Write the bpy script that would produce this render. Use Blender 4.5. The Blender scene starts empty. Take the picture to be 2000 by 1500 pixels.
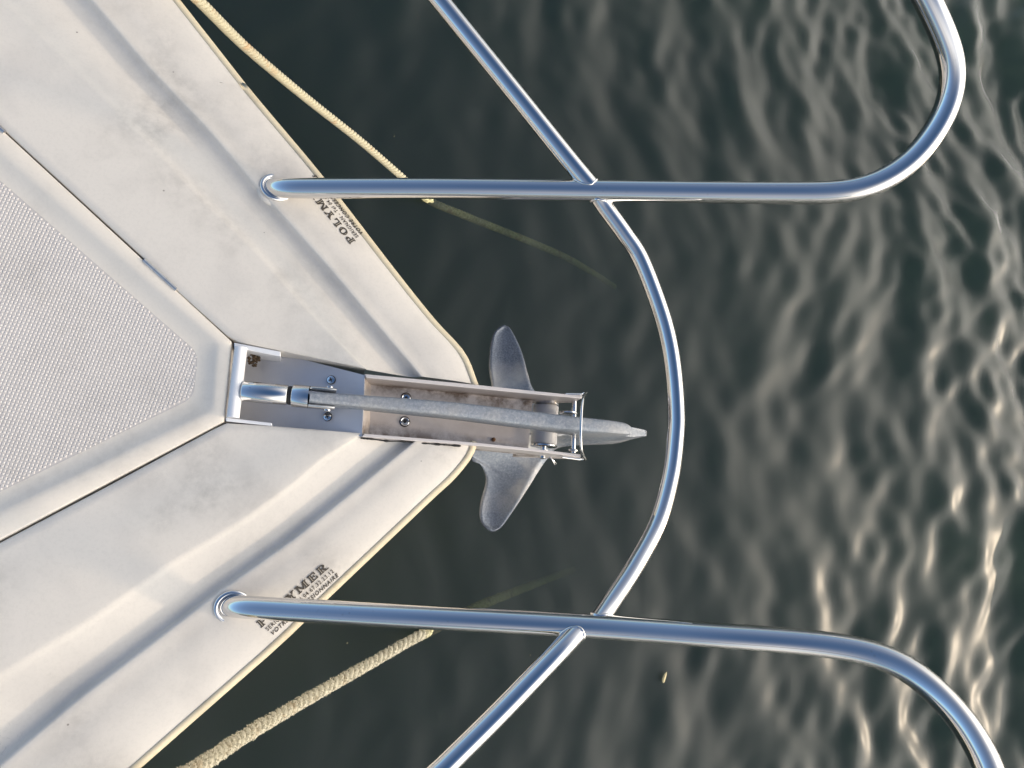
import bpy, bmesh, math, random
import numpy as np
from mathutils import Vector, Matrix

random.seed(7); rng = np.random.default_rng(7)
SC = bpy.context.scene
COL = SC.collection
R = math.radians

# ------------------------------------------------------------------ camera
CAM_H = 0.95                      # metres above the deck (deck plane is z = 0)
FPX = 1500.0                      # focal length in pixels of the 2000 px wide picture
NADIR = Vector((-405.0, -270.0, -FPX)).normalized()
zc = -NADIR
def _plane(px, py):
    d = Vector((px-1000.0, 750.0-py, -FPX)); return d*(CAM_H/(-d.dot(zc)))
xc = _plane(1068, 832)-_plane(447, 747); xc -= zc*xc.dot(zc); xc.normalize()
yc = zc.cross(xc)
ROT = Matrix((xc, yc, zc))        # camera -> world (x forward, y port, z up)
cam_d = bpy.data.cameras.new('camera'); cam = bpy.data.objects.new('camera', cam_d); COL.objects.link(cam)
cam_d.sensor_width = 36; cam_d.lens = 27; cam_d.clip_start = 0.02; cam_d.clip_end = 2000
cam.matrix_world = Matrix.Translation((0, 0, CAM_H)) @ ROT.to_4x4()
SC.camera = cam

# ------------------------------------------------------------------ light
SUN_EL, SUN_AZ = 15.0, -4.0       # degrees; azimuth from +X (ahead) towards +Y (port)
w = bpy.data.worlds.new('World'); SC.world = w; w.use_nodes = True
nt = w.node_tree; nt.nodes.clear()
sky = nt.nodes.new('ShaderNodeTexSky'); sky.sky_type = 'NISHITA'; sky.sun_disc = False
sky.sun_elevation = R(SUN_EL); sky.sun_rotation = R(90.0-SUN_AZ)
sky.air_density = 1.0; sky.dust_density = .8; sky.ozone_density = 4.0
bg = nt.nodes.new('ShaderNodeBackground'); bg.inputs[1].default_value = 0.15
wo = nt.nodes.new('ShaderNodeOutputWorld')
# haze thinning towards the zenith; broad glow added above the sun brightens the water
def wn(k, **kw):
    o = nt.nodes.new(k)
    for a_, v_ in kw.items(): setattr(o, a_, v_)
    return o
def wm_(op, a, b=0.0):
    o = wn('ShaderNodeMath', operation=op)
    for k, q in ((0, a), (1, b)):
        if hasattr(q, 'links'): nt.links.new(q, o.inputs[k])
        else: o.inputs[k].default_value = q
    return o.outputs[0]
wco = wn('ShaderNodeTexCoord').outputs['Generated']
wsep = wn('ShaderNodeSeparateXYZ'); nt.links.new(wco, wsep.inputs[0])
el = wn('ShaderNodeMapRange', interpolation_type='SMOOTHSTEP'); nt.links.new(wsep.outputs[2], el.inputs[0])
el.inputs[1].default_value = .30; el.inputs[2].default_value = 1.0; el.inputs[3].default_value = 1.0; el.inputs[4].default_value = 0.0
dt = wn('ShaderNodeVectorMath', operation='DOT_PRODUCT'); wsq = wn('ShaderNodeVectorMath', operation='MULTIPLY'); nt.links.new(wco, wsq.inputs[0]); wsq.inputs[1].default_value = (1.0, .62, 1.0)
wnm = wn('ShaderNodeVectorMath', operation='NORMALIZE'); nt.links.new(wsq.outputs[0], wnm.inputs[0]); nt.links.new(wnm.outputs[0], dt.inputs[0])
dt.inputs[1].default_value = (math.cos(R(42))*math.cos(R(SUN_AZ-14)), math.cos(R(42))*math.sin(R(SUN_AZ-14)), math.sin(R(42)))
sky_glow = wm_('POWER', wm_('MAXIMUM', wm_('ADD', wm_('MULTIPLY', dt.outputs['Value'], .5), .5), 0.0), 5.0)
wns = wn('ShaderNodeTexNoise'); wns.inputs['Scale'].default_value = 3.0; wns.inputs['Detail'].default_value = 5.0
wmp = wn('ShaderNodeMapping'); wmp.inputs['Scale'].default_value = (1, 1, 2.6); nt.links.new(wco, wmp.inputs[0]); nt.links.new(wmp.outputs[0], wns.inputs['Vector'])
amt = wm_('MULTIPLY', el.outputs[0], wm_('ADD', wm_('MULTIPLY', wns.outputs['Fac'], .8), .45))
amt = wm_('MINIMUM', wm_('MULTIPLY', amt, wm_('ADD', wm_('MULTIPLY', sky_glow, 2.2), .16)), .95)
hz = wn('ShaderNodeMix', data_type='RGBA'); nt.links.new(sky_glow, hz.inputs[0])
hz.inputs[6].default_value = (2.8, 2.4, 1.95, 1); hz.inputs[7].default_value = (24.0, 23.0, 21.2, 1)
wmix = wn('ShaderNodeMix', data_type='RGBA'); nt.links.new(amt, wmix.inputs[0]); nt.links.new(sky.outputs[0], wmix.inputs[6]); nt.links.new(hz.outputs[2], wmix.inputs[7])
nt.links.new(wmix.outputs[2], bg.inputs[0]); nt.links.new(bg.outputs[0], wo.inputs[0])
sd = bpy.data.lights.new('sun', 'SUN'); so = bpy.data.objects.new('sun', sd); COL.objects.link(so)
sd.energy = 1.1; sd.angle = R(2.6); sd.color = (1.0, 0.80, 0.58)
sv = Vector((math.cos(R(SUN_EL))*math.cos(R(SUN_AZ)), math.cos(R(SUN_EL))*math.sin(R(SUN_AZ)), math.sin(R(SUN_EL))))
so.rotation_euler = sv.to_track_quat('Z', 'Y').to_euler(); so.location = (6, 0, 4)
vs = SC.view_settings; vs.view_transform = 'Standard'; vs.look = 'None'; vs.exposure = 0.42; vs.gamma = 1.0; vs.use_curve_mapping = False
SC.render.engine = 'CYCLES'
SC.cycles.max_bounces = 10; SC.cycles.glossy_bounces = 6; SC.cycles.transparent_max_bounces = 12
SC.cycles.volume_bounces = 1; SC.cycles.sample_clamp_indirect = 6.0; SC.cycles.use_denoising = True

# ------------------------------------------------------------------ helpers
def P(px, py, z=0.0):
    """where the sight line of the photograph's pixel meets the level z"""
    d = ROT @ Vector((px-1000.0, 750.0-py, -FPX)); t = (z-CAM_H)/d.z
    return Vector((d.x*t, d.y*t, z))
def PL(pts, z=None):
    return [P(*q) if z is None else P(q[0], q[1], z) for q in pts]
def mesh_obj(name, verts, faces, mat=None, parent=None, smooth=True):
    me = bpy.data.meshes.new(name); me.from_pydata([tuple(v) for v in verts], [], faces); me.update()
    if smooth: me.polygons.foreach_set('use_smooth', [True]*len(me.polygons))
    o = bpy.data.objects.new(name, me); COL.objects.link(o)
    if mat: me.materials.append(mat)
    if parent: o.parent = parent
    return o
class MB:
    def __init__(s): s.v = []; s.f = []
    def add(s, v, f):
        n = len(s.v); s.v += [Vector(q) for q in v]; s.f += [tuple(i+n for i in q) for q in f]; return s
    def build(s, name, mat, parent=None, smooth=True, bevel=0, sharp=None):
        o = mesh_obj(name, s.v, s.f, mat, parent, smooth)
        if bevel:
            m = o.modifiers.new('bevel', 'BEVEL'); m.width = bevel; m.segments = 2; m.limit_method = 'ANGLE'; m.angle_limit = R(40)
        if sharp is not None: set_sharp(o, sharp)
        return o
def set_sharp(o, deg):
    bm = bmesh.new(); bm.from_mesh(o.data)
    for e in bm.edges:
        if len(e.link_faces) == 2 and e.calc_face_angle(0) > R(deg): e.smooth = False
    bm.to_mesh(o.data); bm.free()
def tag(o, label=None, cat=None, group=None, kind=None):
    if label: o['label'] = label
    if cat: o['category'] = cat
    if group: o['group'] = group
    if kind: o['kind'] = kind
    return o
def empty(name, loc):
    o = bpy.data.objects.new(name, None); COL.objects.link(o); o.location = loc; o.empty_display_size = .05; return o
def loft(rows, close=False, flip=False):
    n = len(rows[0]); v = [p for r in rows for p in r]; f = []
    for i in range(len(rows)-1):
        for j in range(n if close else n-1):
            k = (j+1) % n
            q = (i*n+j, i*n+k, (i+1)*n+k, (i+1)*n+j)
            f.append(q[::-1] if flip else q)
    return v, f
def catmull(pts, n=8):
    pts = [Vector(p) for p in pts]; out = []
    P0 = [pts[0]*2-pts[1]]+pts+[pts[-1]*2-pts[-2]]
    for i in range(1, len(P0)-2):
        a, b, c, d = P0[i-1:i+3]
        for k in range(n):
            t = k/n
            out.append(0.5*((2*b)+(c-a)*t+(2*a-5*b+4*c-d)*t*t+(3*b-a-3*c+d)*t**3))
    out.append(pts[-1]); return out
def resample(pts, n):
    pts = [Vector(p) for p in pts]
    L = [0.0]
    for a, b in zip(pts, pts[1:]): L.append(L[-1]+(b-a).length)
    out = []; j = 0
    for i in range(n):
        s = L[-1]*i/(n-1)
        while j < len(pts)-2 and L[j+1] < s: j += 1
        d = L[j+1]-L[j]; out.append(pts[j].lerp(pts[j+1], min(1, max(0, (s-L[j])/d if d > 1e-12 else 0))))
    return out
def frames(pts):
    T = []
    for i in range(len(pts)):
        t = pts[min(i+1, len(pts)-1)]-pts[max(i-1, 0)]; T.append(t.normalized())
    u = Vector((0, 0, 1)); u -= T[0]*u.dot(T[0])
    if u.length < 1e-3: u = Vector((0, 1, 0))-T[0]*T[0].y
    u.normalize(); out = []
    for t in T:
        u = u-t*u.dot(t); u.normalize(); out.append((t, u, t.cross(u)))
    return out
def tube(pts, r, sides=20, caps=True):
    pts = [Vector(p) for p in pts]; rs = r if isinstance(r, (list, tuple)) else [r]*len(pts)
    rows = []
    for p, (t, u, b), rr in zip(pts, frames(pts), rs):
        rows.append([p+(u*math.cos(2*math.pi*k/sides)+b*math.sin(2*math.pi*k/sides))*rr for k in range(sides)])
    v, f = loft(rows, True)
    if caps:
        n = len(v); f = f+[tuple(range(sides-1, -1, -1)), tuple(range(n-sides, n))]
    return v, f
def lathe(c, axis, prof, sides=24):
    """prof: (distance along axis, radius)"""
    c = Vector(c); a = Vector(axis).normalized()
    u = a.orthogonal().normalized(); b = a.cross(u)
    rows = [[c+a*h+(u*math.cos(2*math.pi*k/sides)+b*math.sin(2*math.pi*k/sides))*max(r, 1e-5) for k in range(sides)] for h, r in prof]
    v, f = loft(rows, True); n = len(v)
    return v, f+[tuple(range(sides-1, -1, -1)), tuple(range(n-sides, n))]
def prism(out, zb):
    """outline (counter-clockwise, with its own z) extruded down to zb (number or list)"""
    n = len(out); zb = zb if isinstance(zb, (list, tuple)) else [zb]*n
    v = [Vector(p) for p in out]+[Vector((p[0], p[1], z)) for p, z in zip(out, zb)]
    f = [tuple(range(n)), tuple(range(2*n-1, n-1, -1))]
    for i in range(n):
        j = (i+1) % n; f.append((i, i+n, j+n, j))
    return v, f
def slab(out, th):
    """flat outline with thickness th along its normal (downwards)"""
    out = [Vector(p) for p in out]; n = len(out)
    nm = Vector((0, 0, 0))
    for i in range(n): nm += (out[i]-out[0]).cross(out[(i+1) % n]-out[0])
    nm.normalize()
    v = out+[p-nm*th for p in out]
    f = [tuple(range(n)), tuple(range(2*n-1, n-1, -1))]
    for i in range(n):
        j = (i+1) % n; f.append((i, i+n, j+n, j))
    return v, f
def box(c, sx, sy, sz, rz=0.0):
    m = Matrix.Rotation(rz, 3, 'Z'); c = Vector(c)
    v = [c+m @ Vector((x*sx/2, y*sy/2, z*sz/2)) for x in (-1, 1) for y in (-1, 1) for z in (-1, 1)]
    return v, [(0, 1, 3, 2), (4, 6, 7, 5), (0, 4, 5, 1), (2, 3, 7, 6), (0, 2, 6, 4), (1, 5, 7, 3)]

# ------------------------------------------------------------------ materials
class NM:
    def __init__(s, name):
        s.m = bpy.data.materials.new(name); s.m.use_nodes = True; s.t = s.m.node_tree
        s.b = s.t.nodes['Principled BSDF']; s.co = s.n('ShaderNodeTexCoord').outputs['Object']
    def n(s, k, **kw):
        o = s.t.nodes.new(k)
        for a, v in kw.items(): setattr(o, a, v)
        return o
    def l(s, a, b): s.t.links.new(a, b)
    def noise(s, scale, detail=4, rough=.55, co=None, dist=0.0):
        o = s.n('ShaderNodeTexNoise'); o.inputs['Scale'].default_value = scale; o.inputs['Detail'].default_value = detail
        o.inputs['Roughness'].default_value = rough; o.inputs['Distortion'].default_value = dist
        s.l(co or s.co, o.inputs['Vector']); return o.outputs['Fac']
    def ramp(s, fac, stops):
        o = s.n('ShaderNodeValToRGB'); e = o.color_ramp.elements
        while len(e) < len(stops): e.new(.5)
        for x, (p, c) in zip(e, stops):
            x.position = p; x.color = (*c, 1) if len(c) == 3 else c
        s.l(fac, o.inputs[0]); return o.outputs[0]
    def mix(s, fac, a, b, mode='MIX'):
        o = s.n('ShaderNodeMix', data_type='RGBA', blend_type=mode)
        for k, q in ((0, fac), (6, a), (7, b)):
            if hasattr(q, 'is_linked') or hasattr(q, 'links'): s.l(q, o.inputs[k])
            elif k == 0: o.inputs[0].default_value = q
            else: o.inputs[k].default_value = (*q, 1)
        return o.outputs[2]
    def math(s, op, a, b=0.0):
        o = s.n('ShaderNodeMath', operation=op)
        for k, q in ((0, a), (1, b)):
            if hasattr(q, 'links'): s.l(q, o.inputs[k])
            else: o.inputs[k].default_value = q
        return o.outputs[0]
    def bump(s, h, strength=.3, dist=.001):
        o = s.n('ShaderNodeBump'); o.inputs['Strength'].default_value = strength; o.inputs['Distance'].default_value = dist
        s.l(h, o.inputs['Height']); s.l(o.outputs[0], s.b.inputs['Normal'])
    def set(s, **kw):
        for k, v in kw.items():
            i = s.b.inputs[k.replace('_', ' ')]
            if hasattr(v, 'links'): s.l(v, i)
            else: i.default_value = (*v, 1) if isinstance(v, tuple) and len(v) == 3 else v
        return s
    def mapped(s, scale=(1, 1, 1), rot=0.0):
        o = s.n('ShaderNodeMapping'); o.inputs['Scale'].default_value = scale; o.inputs['Rotation'].default_value = (0, 0, rot)
        s.l(s.co, o.inputs['Vector']); return o.outputs[0]

def gelcoat(name, base, dirt=(.40, .37, .33), amount=1.0, rough=.42):
    m = NM(name)
    big = m.ramp(m.noise(7.0, 4, .5, dist=.5), [(.46, (0, 0, 0)), (.70, (1, 1, 1))])
    soft = m.ramp(m.noise(13.0, 2, .5, dist=.3), [(.52, (0, 0, 0)), (.72, (1, 1, 1))])
    fine = m.ramp(m.noise(60.0, 6, .7), [(.40, (.15, .15, .15)), (.68, (1, 1, 1))])
    smear = m.math('MULTIPLY', m.math('MULTIPLY', big, fine), .70*amount)
    c = m.mix(m.math('MULTIPLY', soft, .30*amount), base, (base[0]*.70, base[1]*.71, base[2]*.74))
    c = m.mix(smear, c, dirt)
    pore = m.ramp(m.noise(260.0, 4, .75), [(.38, (1, 1, 1)), (.52, (0, 0, 0))])
    c = m.mix(m.math('MULTIPLY', pore, .10*amount), c, dirt)
    rub = m.ramp(m.noise(85.0, 6, .78, None, 1.5), [(.60, (0, 0, 0)), (.70, (1, 1, 1))]); patch = m.ramp(m.noise(10.0, 3, .5), [(.54, (0, 0, 0)), (.68, (1, 1, 1))])
    c = m.mix(m.math('MULTIPLY', m.math('MULTIPLY', rub, patch), .45*amount), c, dirt)
    ga = m.n('ShaderNodeAttribute'); ga.attribute_name = 'grime'
    c = m.mix(m.math('MULTIPLY', m.math('MULTIPLY', ga.outputs['Fac'], m.ramp(m.noise(24.0, 5, .65), [(.32, (.12, .12, .12)), (.62, (1, 1, 1))])), .34), c, dirt)
    scr = m.ramp(m.noise(42.0, 5, .72, m.mapped((1.0, .22, 1), .8), 2.5), [(.655, (0, 0, 0)), (.70, (1, 1, 1))])
    c = m.mix(m.math('MULTIPLY', m.math('MULTIPLY', scr, big), .35*amount), c, dirt)
    sp = m.n('ShaderNodeTexVoronoi'); sp.inputs['Scale'].default_value = 34.0; m.l(m.co, sp.inputs['Vector'])
    spot = m.ramp(sp.outputs['Distance'], [(.030, (1, 1, 1)), (.045, (0, 0, 0))])
    pick = m.ramp(m.noise(26.0, 1), [(.55, (0, 0, 0)), (.57, (1, 1, 1))])
    c = m.mix(m.math('MULTIPLY', m.math('MULTIPLY', spot, pick), .75*amount), c, (.16, .13, .11))
    m.set(Base_Color=c, Roughness=m.math('ADD', m.math('MULTIPLY', fine, .12), rough-.06), IOR=1.5)
    m.bump(m.noise(350.0, 3, .6), .10, .0006)
    return m.m
M = {}
M['gel'] = gelcoat('white_gelcoat', (.69, .64, .572))
M['gelh'] = gelcoat('hatch_gelcoat', (.70, .648, .575), amount=.8)
M['rub'] = gelcoat('yellowed_gelcoat', (.68, .585, .41), dirt=(.36, .27, .16), amount=1.0, rough=.45)
M['hull'] = gelcoat('hull_gelcoat', (.72, .70, .66), amount=.6, rough=.3)
M['nonskid'] = gelcoat('nonskid_gelcoat', (.63, .595, .565), amount=.5, rough=.6)
M['grime'] = gelcoat('grimy_gelcoat', (.55, .515, .49), amount=.6, rough=.7)
def steel(name, base, rough, scale=(1, 1, 1), stain=0.0, var=.1, bump=.0):
    m = NM(name); co = m.mapped(scale)
    n = m.noise(120.0, 5, .65, co); big = m.noise(16.0, 6, .62)
    c = m.mix(m.math('MULTIPLY', m.ramp(big, [(.45, (0, 0, 0)), (.7, (1, 1, 1))]), stain), base, (.27, .19, .12))
    m.set(Base_Color=c, Metallic=1.0, Roughness=m.math('ADD', m.math('MULTIPLY', n, var), rough-var*.5))
    if bump: m.bump(n, bump, .0004)
    return m.m
M['chrome'] = steel('polished_steel', (.74, .725, .71), .014, var=.012)
g = NM('polished_tube')
sp_v = g.n('ShaderNodeTexVoronoi'); sp_v.inputs['Scale'].default_value = 130.0; g.l(g.co, sp_v.inputs['Vector'])
salt = g.math('MULTIPLY', g.ramp(sp_v.outputs['Distance'], [(.10, (1, 1, 1)), (.22, (0, 0, 0))]), g.ramp(g.noise(11.0, 4, .6), [(.50, (0, 0, 0)), (.66, (1, 1, 1))]))
film = g.ramp(g.noise(30.0, 6, .7), [(.45, (0, 0, 0)), (.8, (1, 1, 1))])
g.set(Base_Color=g.mix(g.math('MULTIPLY', salt, .5), (.74, .725, .71), (.52, .50, .47)), Metallic=1.0, Roughness=g.math('ADD', g.math('ADD', g.math('MULTIPLY', salt, .3), g.math('MULTIPLY', film, .10)), .012))
g.bump(g.noise(16.0, 2, .5), .08, .0012); M['tube'] = g.m
M['bright'] = steel('bright_steel', (.76, .75, .74), .12, var=.1, stain=.15)
M['brushed'] = steel('brushed_steel', (.66, .65, .65), .42, (.15, 1, 1), .25, .25, .25)
M['floor'] = steel('stained_steel', (.68, .63, .60), .50, (.2, 1, 1), .5, .25, .3); M['floor'].node_tree.nodes['Principled BSDF'].inputs['Metallic'].default_value = .4
M['plate'] = steel('scuffed_plate', (.56, .57, .61), .55, (.2, 1, 1), .12, .2, .2); M['plate'].node_tree.nodes['Principled BSDF'].inputs['Metallic'].default_value = .6
M['dull'] = steel('dull_aluminium', (.80, .80, .81), .62, (1, 1, 1), .05, .2, .1)
M['dull'].node_tree.nodes['Principled BSDF'].inputs['Metallic'].default_value = .3
def trough(name, wall):
    m = NM(name); co = m.mapped((.2, 1, 1)); n = m.noise(120.0, 5, .65, co)
    sx = m.n('ShaderNodeSeparateXYZ'); m.l(m.co, sx.inputs[0])
    if wall: h_ = m.math('SUBTRACT', sx.outputs[2], m.math('SUBTRACT', m.math('MULTIPLY', sx.outputs[0], -.0727), .0365)); near_ = m.ramp(m.math('MULTIPLY', h_, 20.0), [(.10, (1, 1, 1)), (.42, (0, 0, 0))])
    else: near_ = m.ramp(m.math('MULTIPLY', m.math('ABSOLUTE', m.math('SUBTRACT', sx.outputs[1], .152)), 20.0), [(.30, (.12, .12, .12)), (.66, (1, 1, 1))])
    pat = m.ramp(m.noise(38.0, 6, .7), [(.40, (0, 0, 0)), (.60, (1, 1, 1))])
    c = m.mix(m.math('MULTIPLY', n, .35), (.70, .645, .61), (.50, .45, .42))
    c = m.mix(m.math('MULTIPLY', m.math('MULTIPLY', pat, near_), .85), c, (.13, .075, .04))
    m.set(Base_Color=c, Metallic=.4, Roughness=m.math('ADD', m.math('MULTIPLY', n, .25), .36)); m.bump(n, .3, .0004); return m.m
M['floor'] = trough('trough_steel', False); M['cheek'] = trough('side_plate_steel', True)
g = NM('galvanised_zinc')
sp = g.ramp(g.noise(260.0, 4, .7), [(.3, (.19, .215, .25)), (.52, (.27, .295, .33)), (.75, (.40, .41, .43))])
wm = g.ramp(g.noise(22.0, 5, .6), [(.42, (0, 0, 0)), (.68, (1, 1, 1))])
g.set(Base_Color=g.mix(g.math('MULTIPLY', wm, .4), sp, (.44, .41, .37)), Metallic=.55, Roughness=.55); g.bump(g.noise(420.0, 4, .7), .55, .0012); M['galv'] = g.m
g = NM('worn_zinc')
sp = g.ramp(g.noise(320.0, 4, .7), [(.35, (.18, .20, .235)), (.55, (.26, .28, .31)), (.78, (.38, .39, .40))])
wm = g.ramp(g.noise(14.0, 4, .55), [(.45, (0, 0, 0)), (.62, (1, 1, 1))])
sx_ = g.n('ShaderNodeSeparateXYZ'); g.l(g.co, sx_.inputs[0])
lat = g.math('ABSOLUTE', g.math('SUBTRACT', sx_.outputs[1], .165)); lat = g.math('ADD', lat, g.math('MULTIPLY', g.math('SUBTRACT', g.noise(40.0, 4), .5), .05))
tipw = g.ramp(lat, [(.065, (0, 0, 0)), (.125, (1, 1, 1))])
sp = g.mix(g.math('MULTIPLY', tipw, .75), sp, g.ramp(g.noise(420.0, 4, .75), [(.4, (.075, .09, .12)), (.66, (.22, .24, .28))]))
g.set(Base_Color=g.mix(g.math('MULTIPLY', g.math('MULTIPLY', wm, g.math('SUBTRACT', 1.0, tipw)), .75), sp, (.56, .52, .47)), Metallic=.6, Roughness=.45); g.bump(g.noise(220.0, 4, .7), .35, .0012); M['zinc'] = g.m
g = NM('grey_nylon'); g.set(Base_Color=(.60, .60, .61), Roughness=.45); g.bump(g.noise(300.0, 2), .05, .0005); M['nylon'] = g.m
def ropemat(name, a, b, stain, s=900):
    m = NM(name)
    c = m.ramp(m.noise(s, 3, .6), [(.3, b), (.65, a)])
    sz = m.n('ShaderNodeSeparateXYZ'); m.l(m.co, sz.inputs[0])
    wet = m.n('ShaderNodeMapRange'); m.l(sz.outputs[2], wet.inputs[0]); wet.inputs[1].default_value = -.595; wet.inputs[2].default_value = -.65
    c = m.mix(wet.outputs[0], c, m.ramp(m.noise(160.0, 3), [(.3, (.58, .54, .18)), (.7, (.86, .80, .36))]))
    st = m.ramp(m.noise(28.0, 4, .6), [(.56, (0, 0, 0)), (.70, (1, 1, 1))])
    m.set(Base_Color=m.mix(m.math('MULTIPLY', st, .7), c, stain), Roughness=.9); m.bump(m.noise(1400.0, 2), .6, .0008); return m.m
M['rope'] = ropemat('cream_rope', (.60, .555, .40), (.40, .35, .23), (.46, .27, .13))
M['fuzzy'] = ropemat('crusted_rope', (.58, .54, .42), (.40, .36, .26), (.33, .23, .12))
def plain(name, c, r=.6, metal=0.0):
    m = NM(name); m.set(Base_Color=m.mix(m.noise(200, 3), tuple(q*.75 for q in c), tuple(min(1, q*1.2) for q in c)), Roughness=r, Metallic=metal); return m.m
M['ink'] = plain('printed_ink', (.055, .045, .035), .6)
M['ink2'] = plain('worn_print', (.36, .32, .26), .6)
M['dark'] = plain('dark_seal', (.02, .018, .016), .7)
M['mud'] = plain('dried_mud', (.085, .055, .03), .95)
M['rust'] = plain('rusty_bolt', (.20, .10, .045), .85)
M['straw'] = plain('straw', (.72, .60, .33), .7)
M['seabed'] = plain('silt', (.05, .06, .045), .95)

# ------------------------------------------------------------------ water and seabed
WZ = -0.62
def axis_coords(c, half, step, far, grow):
    a = list(np.arange(0, half, step)); s = step
    while a[-1] < far: s *= (1.035 if s < .22 else grow); a.append(a[-1]+s)
    a = np.array(a); return np.concatenate([c-a[:0:-1], c+a])
gx = axis_coords(1.0, 1.9, .0115, 400.0, 1.16); gy = axis_coords(.25, 2.1, .0125, 400.0, 1.16)
X, Y = np.meshgrid(gx, gy, indexing='ij')
STEP = np.maximum(np.gradient(gx)[:, None], np.gradient(gy)[None, :])
def waves(X, Y):
    wx = X+.05*np.sin(3.1*Y+1.7*X)+.03*np.sin(7.3*Y-2.0*X+1.0); wy = Y+.06*np.sin(2.3*X-1.1*Y+.5)+.03*np.sin(6.1*X+3.0*Y)
    Z = np.zeros_like(X)
    for i in range(118):
        lam = .058*(5.0**(rng.random()**1.25)) if i < 100 else .35*(5.0**rng.random()); k = 2*math.pi/lam
        th = R(14)+rng.normal()*R(34)
        a = (.0078 if i < 100 else .0045)*lam*(.4+.9*rng.random())
        env = .7+.3*np.sin(X*rng.uniform(.8, 3.0)+Y*rng.uniform(-3, 3)+rng.random()*6.3)
        Z += np.clip((lam/STEP-3.2)/2.0, 0, 1)*a*env*np.sin(k*(wx*math.cos(th)+wy*math.sin(th))+rng.random()*6.283)
    rad = np.hypot(X-.1, (Y-.15)*.75); calm = .20+1.25*np.clip((rad-.55)/1.15, 0, 1.25)**1.1
    return Z*np.minimum(calm, 1.6)
Z = waves(X, Y)+WZ
nx, ny = X.shape
verts = np.stack([X, Y, Z], -1).reshape(-1, 3)
ii, jj = np.meshgrid(np.arange(nx-1), np.arange(ny-1), indexing='ij')
a = (ii*ny+jj).ravel(); faces = np.stack([a, a+ny, a+ny+1, a+1], -1)
# skirt and bottom close the body of water
ring = [i*ny for i in range(nx)]+[(nx-1)*ny+j for j in range(1, ny)]+[i*ny+ny-1 for i in range(nx-2, -1, -1)]+[j for j in range(ny-2, 0, -1)]
low = verts[ring].copy(); low[:, 2] = WZ-2.6
nv = len(verts); verts = np.concatenate([verts, low])
m_ = len(ring); fl = [tuple(q) for q in faces.tolist()]
for k in range(m_): k2 = (k+1) % m_; fl.append((ring[k2], ring[k], nv+k, nv+k2))
fl.append(tuple(nv+k for k in range(m_-1, -1, -1)))
g = NM('sea_water'); t = g.t; out = t.nodes['Material Output']; t.nodes.remove(g.b)
bmp = g.n('ShaderNodeBump'); bmp.inputs['Strength'].default_value = .25; bmp.inputs['Distance'].default_value = .004
g.l(g.noise(14.0, 2, .5, g.mapped((1.0, .5, 1), R(16)), .4), bmp.inputs['Height'])
fr = g.n('ShaderNodeFresnel'); fr.inputs['IOR'].default_value = 1.58; g.l(bmp.outputs[0], fr.inputs['Normal'])
gl = g.n('ShaderNodeBsdfGlossy'); gl.inputs['Roughness'].default_value = .40; g.l(bmp.outputs[0], gl.inputs['Normal'])
tr = g.n('ShaderNodeBsdfTransparent')
mx = g.n('ShaderNodeMixShader'); g.l(fr.outputs[0], mx.inputs[0]); g.l(tr.outputs[0], mx.inputs[1]); g.l(gl.outputs[0], mx.inputs[2])
ab = g.n('ShaderNodeVolumeAbsorption'); ab.inputs['Color'].default_value = (.50, .68, .46, 1); ab.inputs['Density'].default_value = 2.2
vsn = g.n('ShaderNodeVolumeScatter'); vsn.inputs['Color'].default_value = (.70, .95, .74, 1); vsn.inputs['Density'].default_value = .85
ad = g.n('ShaderNodeAddShader'); g.l(ab.outputs[0], ad.inputs[0]); g.l(vsn.outputs[0], ad.inputs[1])
g.l(mx.outputs[0], out.inputs['Surface']); g.l(ad.outputs[0], out.inputs['Volume'])
water = mesh_obj('water', verts, fl, g.m); tag(water, kind='structure')
tag(mesh_obj('seabed', [(-420, -420, WZ-2.7), (420, -420, WZ-2.7), (420, 420, WZ-2.7), (-420, 420, WZ-2.7)], [(0, 1, 2, 3)], M['seabed']), kind='structure')

# ------------------------------------------------------------------ boat
boat = empty('boat', P(300, 800, 0))
tag(boat, 'white boat bow with moulded deck, grooved edges and polished steel bow rail', 'boat')
def part(o, parent=None):
    parent = parent or boat
    mw = o.matrix_world.copy(); o.parent = parent
    loc = Vector((0, 0, 0)); p = parent
    while p: loc += p.location; p = p.parent
    o.location = -loc if parent.type == 'EMPTY' or parent.location.length else o.location
    return o
def mk(mb, name, mat, parent=None, **kw):
    o = mb.build(name, mat, None, **kw); o.parent = parent or boat
    # parents carry pure translations: keep the mesh where its world coordinates say
    off = Vector((0, 0, 0)); p = o.parent
    while p: off += p.location; p = p.parent
    o.location = -off if off.length else (0, 0, 0)
    return o
AFT = 1.3
def extend(pts, L=AFT):      # pts run aft -> bow; add a point further aft
    d = (pts[0]-pts[1]); d.z = 0; return [pts[0]+d.normalized()*L]+pts
OZ = -.011
O_port = extend(PL([(355, 0), (487, 168), (634, 344), (770, 520), (850, 620), (910, 687), (937, 751)], OZ))
O_star = extend(PL([(277, 1500), (538, 1270), (640, 1172), (768, 1050), (850, 972), (890, 935), (923, 894), (935, 865)], OZ))
tip = P(950, 808, OZ)
S_port = extend(PL([(177, 0), (290, 133), (400, 247), (518, 384), (640, 520), (707, 600), (770, 675), (822, 735)], 0))
S_star = extend(PL([(0, 1493), (147, 1368), (312, 1243), (422, 1159), (576, 1050), (700, 950), (770, 893), (812, 860)], 0))
C_port = extend(PL([(13, 7), (90, 77), (203, 190), (300, 287), (393, 387), (497, 487), (600, 605), (715, 722)], 0))
C_star = extend(PL([(0, 1320), (183, 1207), (330, 1104), (477, 1016), (572, 946), (625, 900), (712, 846)], 0))
I_port = extend(PL([(0, 247), (280, 504), (345, 568), (455, 667)], 0)) + PL([(548, 686), (714, 721)], 0)
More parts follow.
